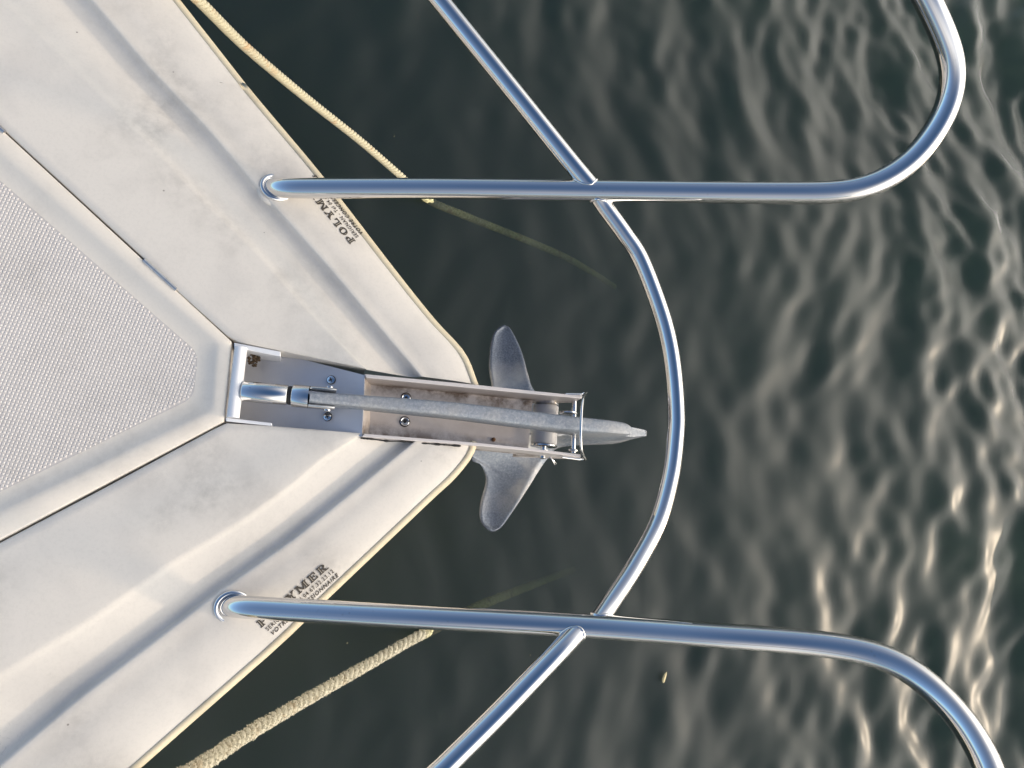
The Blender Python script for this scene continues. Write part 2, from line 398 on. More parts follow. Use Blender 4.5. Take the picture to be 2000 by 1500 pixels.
I_star = extend(PL([(0, 1060), (200, 955), (440, 826)], 0)) + PL([(532, 832), (711, 847)], 0)
NS = 120
def deck_side(mb, O, S, C, I, flip):
    Oc = resample(catmull(O), NS); Sr = resample(S, NS); Cr = resample(C, NS); Ir = resample(I, NS)
    rows = []
    for i in range(NS):
        o, s, c, q = Oc[i], Sr[i], Cr[i], Ir[i]
        inw = (s-o); inw.z = 0; inw.normalize()
        r = []
        oi = o+inw*.010
        for tt, dz in ((0, -.0012), (.04, 0), (.25, .0012), (.5, .0016), (.62, .0010), (.72, .0002), (.80, -.0004), (.9, -.0002), (.965, -.0003), (.985, -.0008)):
            p = oi.lerp(s, tt); r.append(Vector((p.x, p.y, OZ*(1-tt)**1.15+dz)))
        for tt, dz in ((0, -.0022), (.025, -.006), (.06, -.0098), (.11, -.0120), (.18, -.0128), (.27, -.0124), (.40, -.0103), (.55, -.0076), (.7, -.0050), (.85, -.0024), (.95, -.0007), (1.0, .0007)):
            p = s.lerp(c, tt); r.append(Vector((p.x, p.y, dz)))
        for tt, dz in ((.04, .0013), (.12, .0018), (.5, .0026), (.9, .0026), (.985, .0022), (.995, .0012)):
            p = c.lerp(q, tt); r.append(Vector((p.x, p.y, dz)))
        r.append(Vector((q.x, q.y, -.0008))); r.append(Vector((q.x, q.y, -.03))); r.append(Vector((q.x, q.y, -.075)))
        rows.append(r)
    mb.add(*loft(rows, flip=flip))
d = MB(); deck_side(d, O_port, S_port, C_port, I_port, False); deck_side(d, O_star, S_star, C_star, I_star, True)
dk = mk(d, 'deck', M['gel'], sharp=62)
GR = [.1, .05, 0, .05, .2, .55, .75, .45, .1, 0] + [.1, .35, .5, .5, .4, .25, .12, .05, 0, 0, 0, 0] + [.25, .1, 0, 0, .1, .2] + [.4, .6, .6]
at_ = dk.data.attributes.new('grime', 'FLOAT', 'POINT'); at_.data.foreach_set('value', [GR[i % len(GR)] for i in range(len(dk.data.vertices))])
# hull outline round the tip
outl = catmull(O_port, 10)[:-1]+catmull([O_port[-1], tip, O_star[-1]], 8)+catmull(O_star, 10)[::-1][1:]
outl = resample(outl, 260)
cy = .153
def hull_row(f, z, rake):
    r = []; z += OZ
    for p in outl:
        zz = min(z, -.095) if (p.x > .12 and abs(p.y-cy) < .046) else z
        r.append(Vector((p.x-rake*(.25+max(0, p.x)*3.5), cy+(p.y-cy)*f, zz)))
    return r
h = MB(); h.add(*loft([hull_row(.985, -.022, .004), hull_row(.95, -.10, .03), hull_row(.86, -.30, .09), hull_row(.74, -.55, .16), hull_row(.62, -.85, .24), hull_row(.2, -1.15, .4)], flip=True))
mk(h, 'hull', M['hull'])
# yellowed rub rail
rb = MB()
for rail_o in (resample(catmull(O_port, 10), 150), resample(catmull(O_star, 10)[::-1], 150)):
  rows = []
  for p, (t_, u_, b_) in zip(rail_o, frames(rail_o)):
      n_ = Vector((t_.y, -t_.x, 0)); n_.normalize()
      if n_.dot(p-Vector((-.3, cy, 0))) < 0: n_ = -n_
      rows.append([p+n_*a_+Vector((0, 0, z_)) for a_, z_ in ((-.0105, -.006), (-.0095, -.0004), (-.0083, .0006), (-.0056, .0004), (-.003, -.0006), (-.0008, -.003), (0, -.0065), (-.0005, -.012), (-.003, -.017), (-.008, -.024))])
  rb.add(*loft(rows))
mk(rb, 'rub_rail', M['rub'])
# dark locker bottom under the hatch gap
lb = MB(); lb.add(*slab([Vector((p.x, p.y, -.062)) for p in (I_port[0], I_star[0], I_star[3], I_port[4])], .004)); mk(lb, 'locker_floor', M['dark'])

# hatch lid
def gap_in(pts, dd):
    out = []
    for k, p in enumerate(pts):
        c_ = Vector((-.55, cy, 0)); 
        out.append(p+(c_-p).normalized()*dd)
    return out
def lid_ring(A, B, C2, D, n1=34, n2=10, r=.010):
    """open ring aft-port, port corner, starboard corner, aft-starboard with eased corners"""
    def corner(a, b, c):
        p0 = b+(a-b).normalized()*r; p2 = b+(c-b).normalized()*r
        return [p0*(1-t_)**2+b*2*t_*(1-t_)+p2*t_*t_ for t_ in [k/6 for k in range(7)]]
    c1 = corner(A, B, C2); c2 = corner(B, C2, D)
    return resample([A, c1[0]], n1)+c1[1:-1]+resample([c1[-1], c2[0]], n2)+c2[1:-1]+resample([c2[-1], D], n1)
def aft(a, b, L=AFT): return a+(a-b).normalized()*L
gA, gB, gC, gD = P(0, 250), P(453, 667.5), P(438, 824), P(0, 1056)
off = .0012
gA2, gD2 = aft(gA, gB), aft(gD, gC)
fA, fB, fC, fD = P(0, 298), P(426, 671), P(416, 803), P(0, 1003)
fA2, fD2 = aft(fA, fB), aft(fD, fC)
pA, pB, pC, pD = P(0, 352), P(386, 688), P(377, 776), P(0, 959)
pA2, pD2 = aft(pA, pB), aft(pD, pC)
r_out = lid_ring(gA2, gB, gC, gD2, r=.002); r_fl = lid_ring(fA2, fB, fC, fD2, r=.008); r_pn = lid_ring(pA2, pB, pC, pD2, r=.012)
def zset(r, z): return [Vector((p.x, p.y, z)) for p in r]
def mid(r1, r2, t_): return [a_.lerp(b_, t_) for a_, b_ in zip(r1, r2)]
ROWS = [zset(r_out, -.055), zset(r_out, -.001), zset(mid(r_out, r_fl, .03), .0012), zset(mid(r_out, r_fl, .10), .0022), zset(mid(r_out, r_fl, .8), .0032), zset(r_fl, .0028),
        zset(mid(r_fl, r_pn, .12), .0018), zset(mid(r_fl, r_pn, .35), -.0004), zset(mid(r_fl, r_pn, .55), -.0018), zset(mid(r_fl, r_pn, .75), -.0028), zset(mid(r_fl, r_pn, .95), -.0034), zset(r_pn, -.0034)]
lid = MB(); lid.add(*loft(ROWS)); hatch = mk(lid, 'hatch', M['gelh'], sharp=60)
pn = MB(); pr = zset(r_pn, -.0036); nn = len(pr)
pn.add(pr, [tuple(range(nn-1, -1, -1))]); panel = mk(pn, 'nonskid_panel', M['grime'], hatch, smooth=False)
if panel.data.polygons[0].normal.z < 0: panel.data.flip_normals()
# raised diamonds of the non-skid panel
bpoly = [Vector((p.x, p.y)) for p in r_pn]
def inside(x, y):
    c_ = False; j = len(bpoly)-1
    for i in range(len(bpoly)):
        a_, b_ = bpoly[i], bpoly[j]
        if (a_.y > y) != (b_.y > y) and x < (b_.x-a_.x)*(y-a_.y)/(b_.y-a_.y)+a_.x: c_ = not c_
        j = i
    return c_
bm_ = MB(); pt = .0040
for i in range(-190, 110):
    for j in range(-170, 170):
        x = -.30+i*pt*.98+j*pt*.17; y = cy+j*pt*.98-i*pt*.10
        if x < -.95 or x > -.08 or y > .78 or y < -.42 or not inside(x+.0012, y) or not inside(x, y+.0018) or not inside(x, y-.0018): continue
        q = .00158; z0 = -.0037; z1 = -.0029; s_ = .00085
        v = [(x-q, y-q, z0), (x+q, y-q, z0), (x+q, y+q, z0), (x-q, y+q, z0), (x-s_, y-s_, z1), (x+s_, y-s_, z1), (x+s_, y+s_, z1), (x-s_, y+s_, z1)]
        bm_.add(v, [(4, 5, 6, 7), (0, 1, 5, 4), (1, 2, 6, 5), (2, 3, 7, 6), (3, 0, 4, 7)])
tag(mk(bm_, 'nonskid_bumps', M['nonskid'], hatch, smooth=False), kind='stuff')
# hinges in the port gap
def hinge(a, b):
    a, b = P(*a, .0022), P(*b, .0022); L = (b-a).length; dr = (b-a).normalized(); nr = Vector((-dr.y, dr.x, 0))
    h_ = MB()
    for k in range(3):
        p0 = a+dr*L*(k/3+.004); p1 = a+dr*L*((k+1)/3-.004)
        h_.add(*tube([p0, p1], .0023, 14))
    h_.add(*slab([a+nr*.0048-Vector((0, 0, .0008)), a-nr*.0040-Vector((0, 0, .0008)), b-nr*.0040-Vector((0, 0, .0008)), b+nr*.0048-Vector((0, 0, .0008))], .002))
    return mk(h_, 'hinge', M['brushed'], hatch, sharp=40)
hinge((281, 508), (345, 566)); hinge((-70, 190), (9, 259))

# ------------------------------------------------------------------ bow rail
def smooth_path(pts, n=10): return catmull([P(*q) if not isinstance(q, Vector) else q for q in pts], n)
def relax(p, it):
    p = [Vector(q) for q in p]
    for _ in range(it): p = [p[0]]+[p[i]*.5+(p[i-1]+p[i+1])*.25 for i in range(1, len(p)-1)]+[p[-1]]
    return p
def rail_path(p, s_):
    """carry the bend on into the straight top rail that runs aft along the deck edge"""
    d = (p[-1]-p[-4]).normalized(); goal = Vector((-.76, .645*s_, .03)).normalized(); q = p[-1].copy(); out = list(p)
    for k in range(60):
        d = (d*.72+goal*.28).normalized(); q = q+d*(.02 if k < 30 else .04); out.append(q.copy())
    return relax(resample(out, 420), 14)
rp = smooth_path([(525, 367, -.022), (527, 367, -.004), (546, 367.5, .007), (600, 367.5, .019), (850, 368, .075), (1150, 372, .142), (1420, 376, .212), (1560, 377, .249), (1635, 376, .270), (1700, 364, .290), (1772, 323, .313), (1824, 261, .333), (1857, 195, .350), (1863, 135, .363), (1851, 88, .373), (1812, 0, .388)])
rp = rail_path(rp, 1)
sp_ = smooth_path([(441, 1182, -.022), (443, 1183, -.004), (462, 1184.5, .007), (515, 1188, .019), (800, 1204, .084), (1148, 1223, .150), (1400, 1241, .215), (1560, 1253, .252), (1640, 1262, .272), (1705, 1275, .288), (1760, 1296, .303), (1810, 1332, .318), (1855, 1377, .334), (1893, 1423, .350), (1935, 1500, .368)])
sp_ = rail_path(sp_, -1)
RT = .0126
rail_p = mk(MB().add(*tube(rp, RT, 40)), 'bow_rail', M['tube']); rail_s = mk(MB().add(*tube(sp_, RT, 40)), 'bow_rail', M['tube'])
ja = P(1150, 372, .142); jb = P(1148, 1223, .150)
def on_rail(path, px, py, z):
    c = P(px, py, z); return min(path, key=lambda q: (q-c).length).copy()
arc = smooth_path([on_rail(rp, 1160, 373, .142), (1181, 403, .139), (1220, 457, .133), (1252, 507, .128), (1288, 600, .120), (1306, 665, .115), (1316, 730, .112), (1321, 800, .111), (1320, 850, .111), (1310, 930, .114), (1285, 1020, .122), (1240, 1105, .134), (1192, 1178, .144), on_rail(sp_, 1160, 1224, .150)])
RM = .0103
mk(MB().add(*tube(arc, RM, 36)), 'bow_hoop', M['tube'])
m1 = smooth_path([on_rail(rp, 1160, 372, .142), (1108, 308, .1477), (1000, 174, .150), (855, -5, .152)])
m1 += catmull([m1[-1], m1[-1]+Vector((-.20, .17, .003)), m1[-1]+Vector((-1.2, .95, .01))], 8)[1:]
m2 = smooth_path([on_rail(sp_, 1136, 1223, .150), (1085, 1278, .156), (975, 1392, .158), (866, 1500, .162)])
m2 += catmull([m2[-1], m2[-1]+Vector((-.20, -.18, .003)), m2[-1]+Vector((-1.2, -1.0, .01))], 8)[1:]
mk(MB().add(*tube(m1, RM+.0006, 36)), 'middle_rail', M['tube']); mk(MB().add(*tube(m2, RM+.0006, 36)), 'middle_rail', M['tube'])
def weld(path, rail, r, par):
    """bead where a tube of radius r along path runs into the rail: the saddle line of the two tubes"""
    fr_ = frames(path); pts = []; rs = []
    seg = [q for q in rail if min((q-path[0]).length, (q-path[-1]).length) < .12] or rail
    for k in range(37):
        a_ = 2*math.pi*k/36; hit = None
        for p, (t_, u, b) in zip(path, fr_):
            q = p+(u*math.cos(a_)+b*math.sin(a_))*r
            if min((q-w_).length for w_ in seg) >= RT+.0002: hit = q; break
        if hit is None: continue
        pts.append(hit+Vector((random.uniform(-1, 1), random.uniform(-1, 1), random.uniform(-1, 1)))*.0003); rs.append(.0011+random.uniform(0, .0006))
    mk(MB().add(*tube(pts, rs, 8, False)), 'weld_bead', M['bright'], par)
def fine(path): return resample(path, 900)[:70]
frp, fsp = resample(rp[:200], 900), resample(sp_[:200], 900)
for pth, rl, par in ((m1, frp, rail_p), (arc, frp, rail_p), (arc[::-1], fsp, rail_s), (m2, fsp, rail_s)):
    weld(fine(pth), rl, RM+.0003, par)
def rail_base(px, py, par, ax):
    c = P(px, py, -.006); nrm = Vector((.16, .19 if py < 750 else -.19, 1)).normalized(); e1_ = nrm.cross(Vector((0, 1, 0))).normalized()*-1; e2_ = nrm.cross(e1_)
    b_ = MB(); b_.add(*lathe(c-nrm*.005, nrm, [(0, .0245), (.0035, .0240), (.0046, .0225), (.0050, .020), (.0050, .006)], 40))
    mk(b_, 'moulded_pad', M['gel'], par, sharp=70)
    rg = []
    for k in range(49):
        a_ = 2*math.pi*k/48; rg.append(c+e1_*math.cos(a_)*.0182+e2_*math.sin(a_)*.0168+nrm*.0022)
    f_ = MB().add(*tube(rg, .0031, 12, False)); mk(f_, 'base_ring', M['chrome'], par)
rail_base(541, 368, rail_p, 0); rail_base(455, 1185, rail_s, 0)

# ------------------------------------------------------------------ dealer lettering (printed on the deck margin)
def text_mesh(s, size, shear=0.0, bold=0.0, space=1.0):
    cu = bpy.data.curves.new('t', 'FONT'); cu.body = s; cu.size = size; cu.shear = shear; cu.offset = bold; cu.space_character = space; cu.resolution_u = 3
    o = bpy.data.objects.new('t', cu); COL.objects.link(o)
    dg = bpy.context.evaluated_depsgraph_get(); me = bpy.data.meshes.new_from_object(o.evaluated_get(dg))
    v = [Vector(q.co) for q in me.vertices]; f = [tuple(p.vertices) for p in me.polygons]
    bpy.data.objects.remove(o); bpy.data.curves.remove(cu); bpy.data.meshes.remove(me)
    return v, f
def ring2(cx, cy_, rx, ry, tx, ty, n=14, a0=0, a1=360):
    v = []; f = []
    for k in range(n+1):
        a_ = R(a0+(a1-a0)*k/n); v += [(cx+rx*math.cos(a_), cy_+ry*math.sin(a_)), (cx+(rx-tx)*math.cos(a_), cy_+(ry-ty)*math.sin(a_))]
    for k in range(n): f.append((2*k, 2*k+2, 2*k+3, 2*k+1))
    return v, f
def q4(*p): return list(p), [(0, 1, 2, 3)]
def rect(a, b, c, d_): return q4((a, b), (c, b), (c, d_), (a, d_))
SLAB = {   # heavy slab-serif capitals, height 1: list of shapes, advance
 'P': ([rect(.10, 0, .42, 1), rect(0, 0, .52, .14), rect(0, .86, .5, 1), ring2(.5, .70, .38, .30, .24, .13, 10, -90, 90), rect(.4, .40, .52, .53), rect(.4, .87, .52, 1)], .98),
 'O': ([ring2(.48, .5, .48, .52, .28, .15, 22)], 1.06),
 'L': ([rect(.10, 0, .42, 1), rect(0, 0, .85, .14), rect(0, .86, .52, 1), q4((.66, .14), (.85, .14), (.85, .42), (.74, .42))], .95),
 'Y': ([rect(.32, 0, .64, .5), rect(.2, 0, .76, .14), q4((.32, .5), (.64, .5), (.36, .9), (.04, .9)), q4((.46, .4), (.64, .5), (.92, .9), (.74, .9)), rect(-.04, .86, .46, 1), rect(.6, .86, 1.0, 1)], 1.04),
 'M': ([rect(.08, 0, .26, 1), rect(.86, 0, 1.18, 1), q4((.08, 1), (.36, 1), (.72, .1), (.56, .1)), q4((.56, .1), (.72, .1), (1.0, 1), (.86, 1)), rect(-.02, 0, .38, .14), rect(.76, 0, 1.28, .14), rect(-.02, .86, .36, 1), rect(.9, .86, 1.28, 1)], 1.36),
 'E': ([rect(.10, 0, .42, 1), rect(0, 0, .86, .14), rect(0, .86, .84, 1), rect(.4, .44, .64, .57), q4((.68, .14), (.86, .14), (.86, .36), (.76, .36)), q4((.68, .86), (.84, .86), (.84, .66), (.74, .66)), rect(.58, .34, .68, .67)], .98),
 'R': ([rect(.10, 0, .42, 1), rect(0, 0, .52, .14), rect(0, .86, .5, 1), ring2(.5, .72, .36, .28, .22, .13, 10, -90, 90), rect(.4, .44, .52, .57), q4((.44, .46), (.66, .48), (.92, .0), (.62, .0)), rect(.6, 0, 1.02, .13)], 1.06)}
INNER = {'P': [(.22, .1, .29, .9)], 'O': [(.085, .34, .14, .66), (.82, .34, .875, .66)], 'L': [(.22, .1, .29, .9)], 'Y': [(.44, .08, .51, .48)], 'M': [(.98, .1, 1.05, .9)], 'E': [(.22, .1, .29, .9)], 'R': [(.22, .1, .29, .9)]}
def margin_z(x, y):
    q = Vector((x, y, 0)); port = y > cy
    def dist(path):
        best = 9
        for a_, b_ in zip(path, path[1:]):
            a_ = Vector((a_.x, a_.y, 0)); b_ = Vector((b_.x, b_.y, 0)); d_ = b_-a_
            t_ = min(1, max(0, (q-a_).dot(d_)/d_.length_squared)); best = min(best, (q-a_-d_*t_).length)
        return best
    do, ds = dist(O_port if port else O_star)-.010, dist(S_port if port else S_star)
    tt = min(1, max(0, do/(do+ds))); return OZ*(1-tt)**1.15+.0016*math.sin(math.pi*min(1, tt*1.25))
def on_margin(px, py):
    z = 0.0
    for k in range(8): p = P(px, py, z); z = margin_z(p.x, p.y)
    return P(px, py, z)
def decal(start, dirv, total):
    dirv = Vector((dirv.x, dirv.y, 0)).normalized(); up = Vector((-dirv.y, dirv.x, 0))
    adv = sum(SLAB[c][1]+.10 for c in 'POLYMER')-.1; hh = .0092; sx = total/adv
    ink = MB(); lt = MB(); x = 0.0
    def put(mb, v2, f, ox, oy, sxx, syy, z):
        vv = []
        for p in v2:
            w_ = start+dirv*((p[0])*sxx+ox)+up*(p[1]*syy+oy); vv.append(Vector((w_.x, w_.y, margin_z(w_.x, w_.y)+z)))
        mb.add(vv, f)
    z = .0005
    for c in 'POLYMER':
        for k, (v2, f) in enumerate(SLAB[c][0]): put(ink, v2, f, x*sx, 0, sx, hh, z+k*.00003)
        for a_, b_, c_, d_ in INNER[c]: put(lt, *rect(a_, b_, c_, d_), x*sx, 0, sx, hh, z+.0004)
        x += SLAB[c][1]+.10
    for s_, size, shear, bold, sp__, oy, ox, wd in (('SERIGNAN - Tel 04.67.32.23.12', .0068, 0, .00008, 1.15, -.0078, .0028, total*.985), ('VOTRE CONCESSIONNAIRE', .0064, .28, .00022, 1.25, -.0152, .0032, total*.995)):
        v, f = text_mesh(s_, size, shear, bold, sp__)
        k = wd/max(q.x for q in v)
        put(ink, [(q.x, q.y) for q in v], f, ox, oy, k, 1.0, z+.0002)
    o = mk(ink, 'dealer_lettering', M['ink'], smooth=False); mk(lt, 'letter_inline', M['ink2'], o, smooth=False)
    return o
s0, s1 = on_margin(510, 1227), on_margin(643, 1109)
Ltot = (s1-s0).length
tag(decal(s0, s1-s0, Ltot), 'dark printed dealer lettering on the starboard deck edge')
p0, p1 = on_margin(695, 471), on_margin(638, 401)
tag(decal(p0, p1-p0, Ltot), 'dark printed dealer lettering on the port deck edge')

# ------------------------------------------------------------------ bow roller
def wall_z(px): return .006-.016*(px-715)/425.0
def floor_z(px): return -.040-.016*(px-715)/325.0
Wo_p = [(712, 730.5), (935, 752), (1042, 763.5), (1137, 773)]; Wi_p = [(716, 738), (935, 759.5), (1042, 770), (1137, 778.5)]
Wo_s = [(706, 853), (930, 870.5), (1038, 881), (1134, 893)]; Wi_s = [(712, 847), (930, 864.5), (1038, 875.5), (1134, 887.5)]
def cheek(outer, inner):
    o_ = [P(x, y, wall_z(x)) for x, y in outer]; i_ = [P(x, y, wall_z(x)) for x, y in inner]
    zb = [floor_z(x)-.004 for x, y in outer]; zb[2] = floor_z(1040)-.045; zb[3] = -.045
    xs = [(a_.x+b_.x)/2 for a_, b_ in zip(o_, i_)]
    # extra station just behind the roller where the cheek drops
    k = .93
    for L_ in (o_, i_): L_.insert(2, L_[1].lerp(L_[2], k))
    zb.insert(2, floor_z(1030)-.004)
    rows = []
    for a_, b_, z_ in zip(o_, i_, zb): rows.append([a_, b_, Vector((b_.x, b_.y, z_)), Vector((a_.x, a_.y, z_))])
    v, f = loft(rows, True); n = len(v); return v, f+[(3, 2, 1, 0), (n-4, n-3, n-2, n-1)]
fl_ = MB()
ir = [P(x, y, floor_z(x)) for x, y in ((712, 738), (1041, 772))]; il = [P(x, y, floor_z(x)) for x, y in ((708, 847), (1037, 875))]
ip, is_ = [P(x, y, wall_z(x)) for x, y in Wi_p], [P(x, y, wall_z(x)) for x, y in Wi_s]
fl_.add(*slab([Vector((ip[0].x+.006, ip[0].y+.002, floor_z(728))), Vector((is_[0].x+.006, is_[0].y-.002, floor_z(728))), Vector((P(1038, 830, -.05).x, is_[2].y-.002, floor_z(1040))), Vector((P(1041, 800, -.05).x, ip[2].y+.002, floor_z(1040)))], .004))
roller_base = mk(fl_, 'bow_roller', M['floor'], smooth=False)
for o_, i_ in ((Wo_p, Wi_p), (Wo_s, Wi_s)):
    c_ = MB().add(*cheek(o_, i_)); ob = mk(c_, 'side_plate', M['cheek'], roller_base, smooth=False, bevel=.0006)
    bm2 = bmesh.new(); bm2.from_mesh(ob.data); bmesh.ops.recalc_face_normals(bm2, faces=bm2.faces); bm2.to_mesh(ob.data); bm2.free()
sb = [P(x, y, .0015+(0 if x < 790 else -.004)) for x, y in ((704, 855.5), (730, 858), (760, 861.5), (790, 862), (830, 866), (900, 871))]
mk(MB().add(*tube(resample(catmull(sb), 60), [.0008+.0009*abs(math.sin(k*.31))*random.random() for k in range(60)], 8)), 'sealant_bead', M['dark'], roller_base)
# sloping rear plate and the step down into the trough
rpl = MB()
a1, a2 = P(452, 672, -.052), P(438, 824, -.052); b1, b2 = P(713, 727, .0032), P(707, 850, .0032)
a1.y += .004; a2.y -= .001; b1.y = ip[0].y+.0035; b2.y = is_[0].y-.0035
rpl.add(*slab([a2, b2, b1, a1], .003))
rear = mk(rpl, 'rear_plate', M['plate'], roller_base, smooth=False)
st_ = MB(); c1_, c2_ = Vector((b1.x, ip[0].y, .0028)), Vector((b2.x, is_[0].y, .0028))
st_.add(*slab([c2_, Vector((c2_.x+.012, c2_.y, floor_z(728))), Vector((c1_.x+.012, c1_.y, floor_z(728))), c1_], .003))
mk(st_, 'step_plate', M['floor'], roller_base, smooth=False)
# side brackets of the chain stop and its cross bar
for q in (((457, 669), (548, 686.5), (548, 696.5), (457, 678.5)), ((441, 815.5), (531, 826), (531, 832), (441, 822.5))):
    mk(MB().add(*prism([P(x, y, .002) for x, y in q][::-1], -.05)), 'bracket', M['dull'], roller_base, smooth=False, bevel=.0008)
A_, B_ = P(470.5, 679, .003), P(455, 816, .003)
mk(MB().add(*tube(resample([A_, B_], 12), .0073, 28)), 'cross_bar', M['dull'], roller_base, sharp=50)
def plate_z(px, py):
    p = P(px, py, -.02); t_ = (p.x-a1.x)/(b1.x-a1.x); return -.052+t_*(.0032+.052)
def screw(px, py, z, r, par, kind, nrm=(0, 0, 1)):
    c = P(px, py, z); s_ = MB()
    if kind == 'cross':
        s_.add(*lathe(c, nrm, [(0, r), (.0012, r*.97), (.0019, r*.6), (.0021, .0001)], 24))
        o = mk(s_, 'screw', M['bright'], par, sharp=40); cr = MB()
        for a_ in (.5, .5+math.pi/2): cr.add(*box(c+Vector(nrm).normalized()*.0022, r*1.15, r*.26, .0008, a_))
        cr.add(*lathe(c+Vector(nrm).normalized()*.0, nrm, [(.00005, r*1.14), (.0003, r*1.13)], 24))
        mk(cr, 'cross_slot', M['dark'], o, smooth=False) if par is None else mk_sub(cr, o)
    else:
        s_.add(*lathe(c, nrm, [(0, r), (.0014, r*.95), (.0018, r*.82), (.0014, r*.66), (.0017, r*.62), (.0017, r*.36), (.0004, r*.34)], 28))
        o = mk(s_, 'bolt', M['bright'], par, sharp=40); cr = MB()
        cr.add(*lathe(c, nrm, [(.0006, r*.33), (.0010, r*.33)], 6)); cr.add(*lathe(c, nrm, [(.00005, r*1.13), (.0003, r*1.12)], 24)); mk_sub(cr, o)
    return o
def mk_sub(cr, o):
    # the recess belongs to the screw's own mesh: one object, two materials
    me = o.data; bm = bmesh.new(); bm.from_mesh(me); vs_ = [bm.verts.new(v) for v in cr.v]
    for f in cr.f:
        nf = bm.faces.new([vs_[i] for i in f]); nf.material_index = 1
    bm.to_mesh(me); bm.free(); me.materials.append(M['dark'])
pn_ = (b1-a1).cross(b2-a1); pn_ = pn_ if pn_.z > 0 else -pn_
screw(647, 742, plate_z(647, 742)+.0004, .0050, roller_base, 'cross', pn_); screw(640, 814, plate_z(640, 814)+.0004, .0050, roller_base, 'cross', pn_)
screw(793, 777, floor_z(790)+.0004, .0062, roller_base, 'hex'); screw(790.5, 823.5, floor_z(790)+.0004, .0062, roller_base, 'hex')
ro = P(964, 858.5, floor_z(964)+.001); mk(MB().add(*lathe(ro, (0, 0, 1), [(0, .0028), (.0012, .0027), (.002, .0016), (.0022, .0003)], 14)), 'rusty_bolt', M['rust'], roller_base)
# nylon roller on its axle
RZ = -.068; rA, rB = P(1071, 790, RZ+.012), P(1067, 866, RZ+.012); rA.z = rB.z = RZ
ax = (rB-rA); Lr = ax.length; an = ax.normalized(); rr = .0182
mk(MB().add(*lathe(rA, an, [(0, rr-.0012), (.0012, rr), (Lr*.42, rr-.0004), (Lr*.5, rr-.001), (Lr*.58, rr-.0004), (Lr-.0012, rr), (Lr, rr-.0012)], 48)), 'roller', M['nylon'], roller_base, sharp=50)
for h0, r_ in ((-.0042, .0186), (-.0088, .0180), (Lr+.0008, .0184)):
    mk(MB().add(*lathe(rA, an, [(h0, r_-.0006), (h0+.0004, r_), (h0+.0024, r_), (h0+.0028, r_-.0006)], 40)), 'washer', M['bright'], roller_base, sharp=50)
mk(MB().add(*lathe(rA, an, [(-.014, .004), (Lr+.020, .004)], 20)), 'axle', M['bright'], roller_base, sharp=50)
nc = P(1060, 885.5, RZ+.02); nu = MB()
nu.add(*lathe(nc-an*.001, an, [(-.0035, .0085), (-.001, .0085)], 24)); nu.add(*lathe(nc-an*.001, an, [(0, .0072), (.0048, .0072)], 6)); nu.add(*lathe(nc-an*.001, an, [(.0048, .004), (.0072, .0038)], 16))
mk(nu, 'axle_nut', M['bright'], roller_base, smooth=False)
for dx in (0, 1):
    mk(MB().add(*tube([P(1069, 889, -.05), P(1076, 893+dx*2, -.05), P(1084+dx*3, 908-dx*2.5, -.052)], .0009, 8)), 'cotter_pin', M['bright'], roller_base)
# guide discs ahead of the roller and the wire bail over the shank
for (x0, y0, x1, y1) in ((1097, 804, 1131, 806.5), (1113, 878, 1130, 880.5)):
    a_, b_ = P(x0, y0, -.03), P(x1, y1, -.03); c = (a_+b_)/2; r_ = (b_-a_).length/2; c.z = -.03-r_*.6
    mk(MB().add(*lathe(c-an*.0014, an, [(0, r_-.0004), (.0004, r_), (.0026, r_), (.003, r_-.0004)], 32)), 'guide_disc', M['bright'], roller_base, sharp=50)
mk(MB().add(*tube(resample([P(1122, 776, -.036), P(1120, 885, -.036)], 6), .0032, 16)), 'guide_pin', M['bright'], roller_base, sharp=50)
for q in (((1104, 770), (1136, 770.5), .0019), ((1098, 892), (1133, 896.5), .0022)):
    mk(MB().add(*tube([P(*q[0], -.016), P(*q[1], -.016)], q[2], 16)), 'bail_sleeve', M['bright'], roller_base, sharp=50)
wire = catmull([P(1136, 770, -.018), P(1144.5, 766.5, -.012), P(1142, 771, -.003), P(1138.5, 780, .010), P(1136, 800, .017), P(1134.5, 830, .018), P(1134, 855, .016), P(1135.5, 875, .009), P(1139.5, 890, -.004), P(1143, 897, -.013), P(1134, 897, -.019)], 8)
mk(MB().add(*tube(wire, .0019, 14)), 'wire_bail', M['chrome'], roller_base)

# ------------------------------------------------------------------ anchor
anchor = empty('anchor', P(1000, 820, -.05))
tag(anchor, 'grey galvanised plough anchor stowed on the bow roller over the water', 'anchor')
def sh_z(px): return .030-.030*(px-600)/640.0 if px < 1150 else .030-.030*(550/640.0)-.006*((px-1150)/85.0)**2
up_e = [(606, 765.5), (640, 767), (775, 776), (900, 786.5), (1039, 803), (1132, 814), (1195, 821), (1222, 826), (1232, 831.5)]
lo_e = [(604, 784), (640, 788.5), (775, 801.5), (900, 814.5), (1039, 832), (1132, 841), (1195, 846), (1222, 848.5), (1232, 849)]
dep = [.022, .026, .030, .032, .030, .050, .085, .095, .090]
rows = []
ue = resample(catmull([P(x, y, sh_z(x)) for x, y in up_e], 6), 90); le = resample(catmull([P(x, y, sh_z(x)) for x, y in lo_e], 6), 90)
dd_ = np.interp(np.linspace(0, 1, 90), [(x-606)/626 for x, y in up_e], dep)
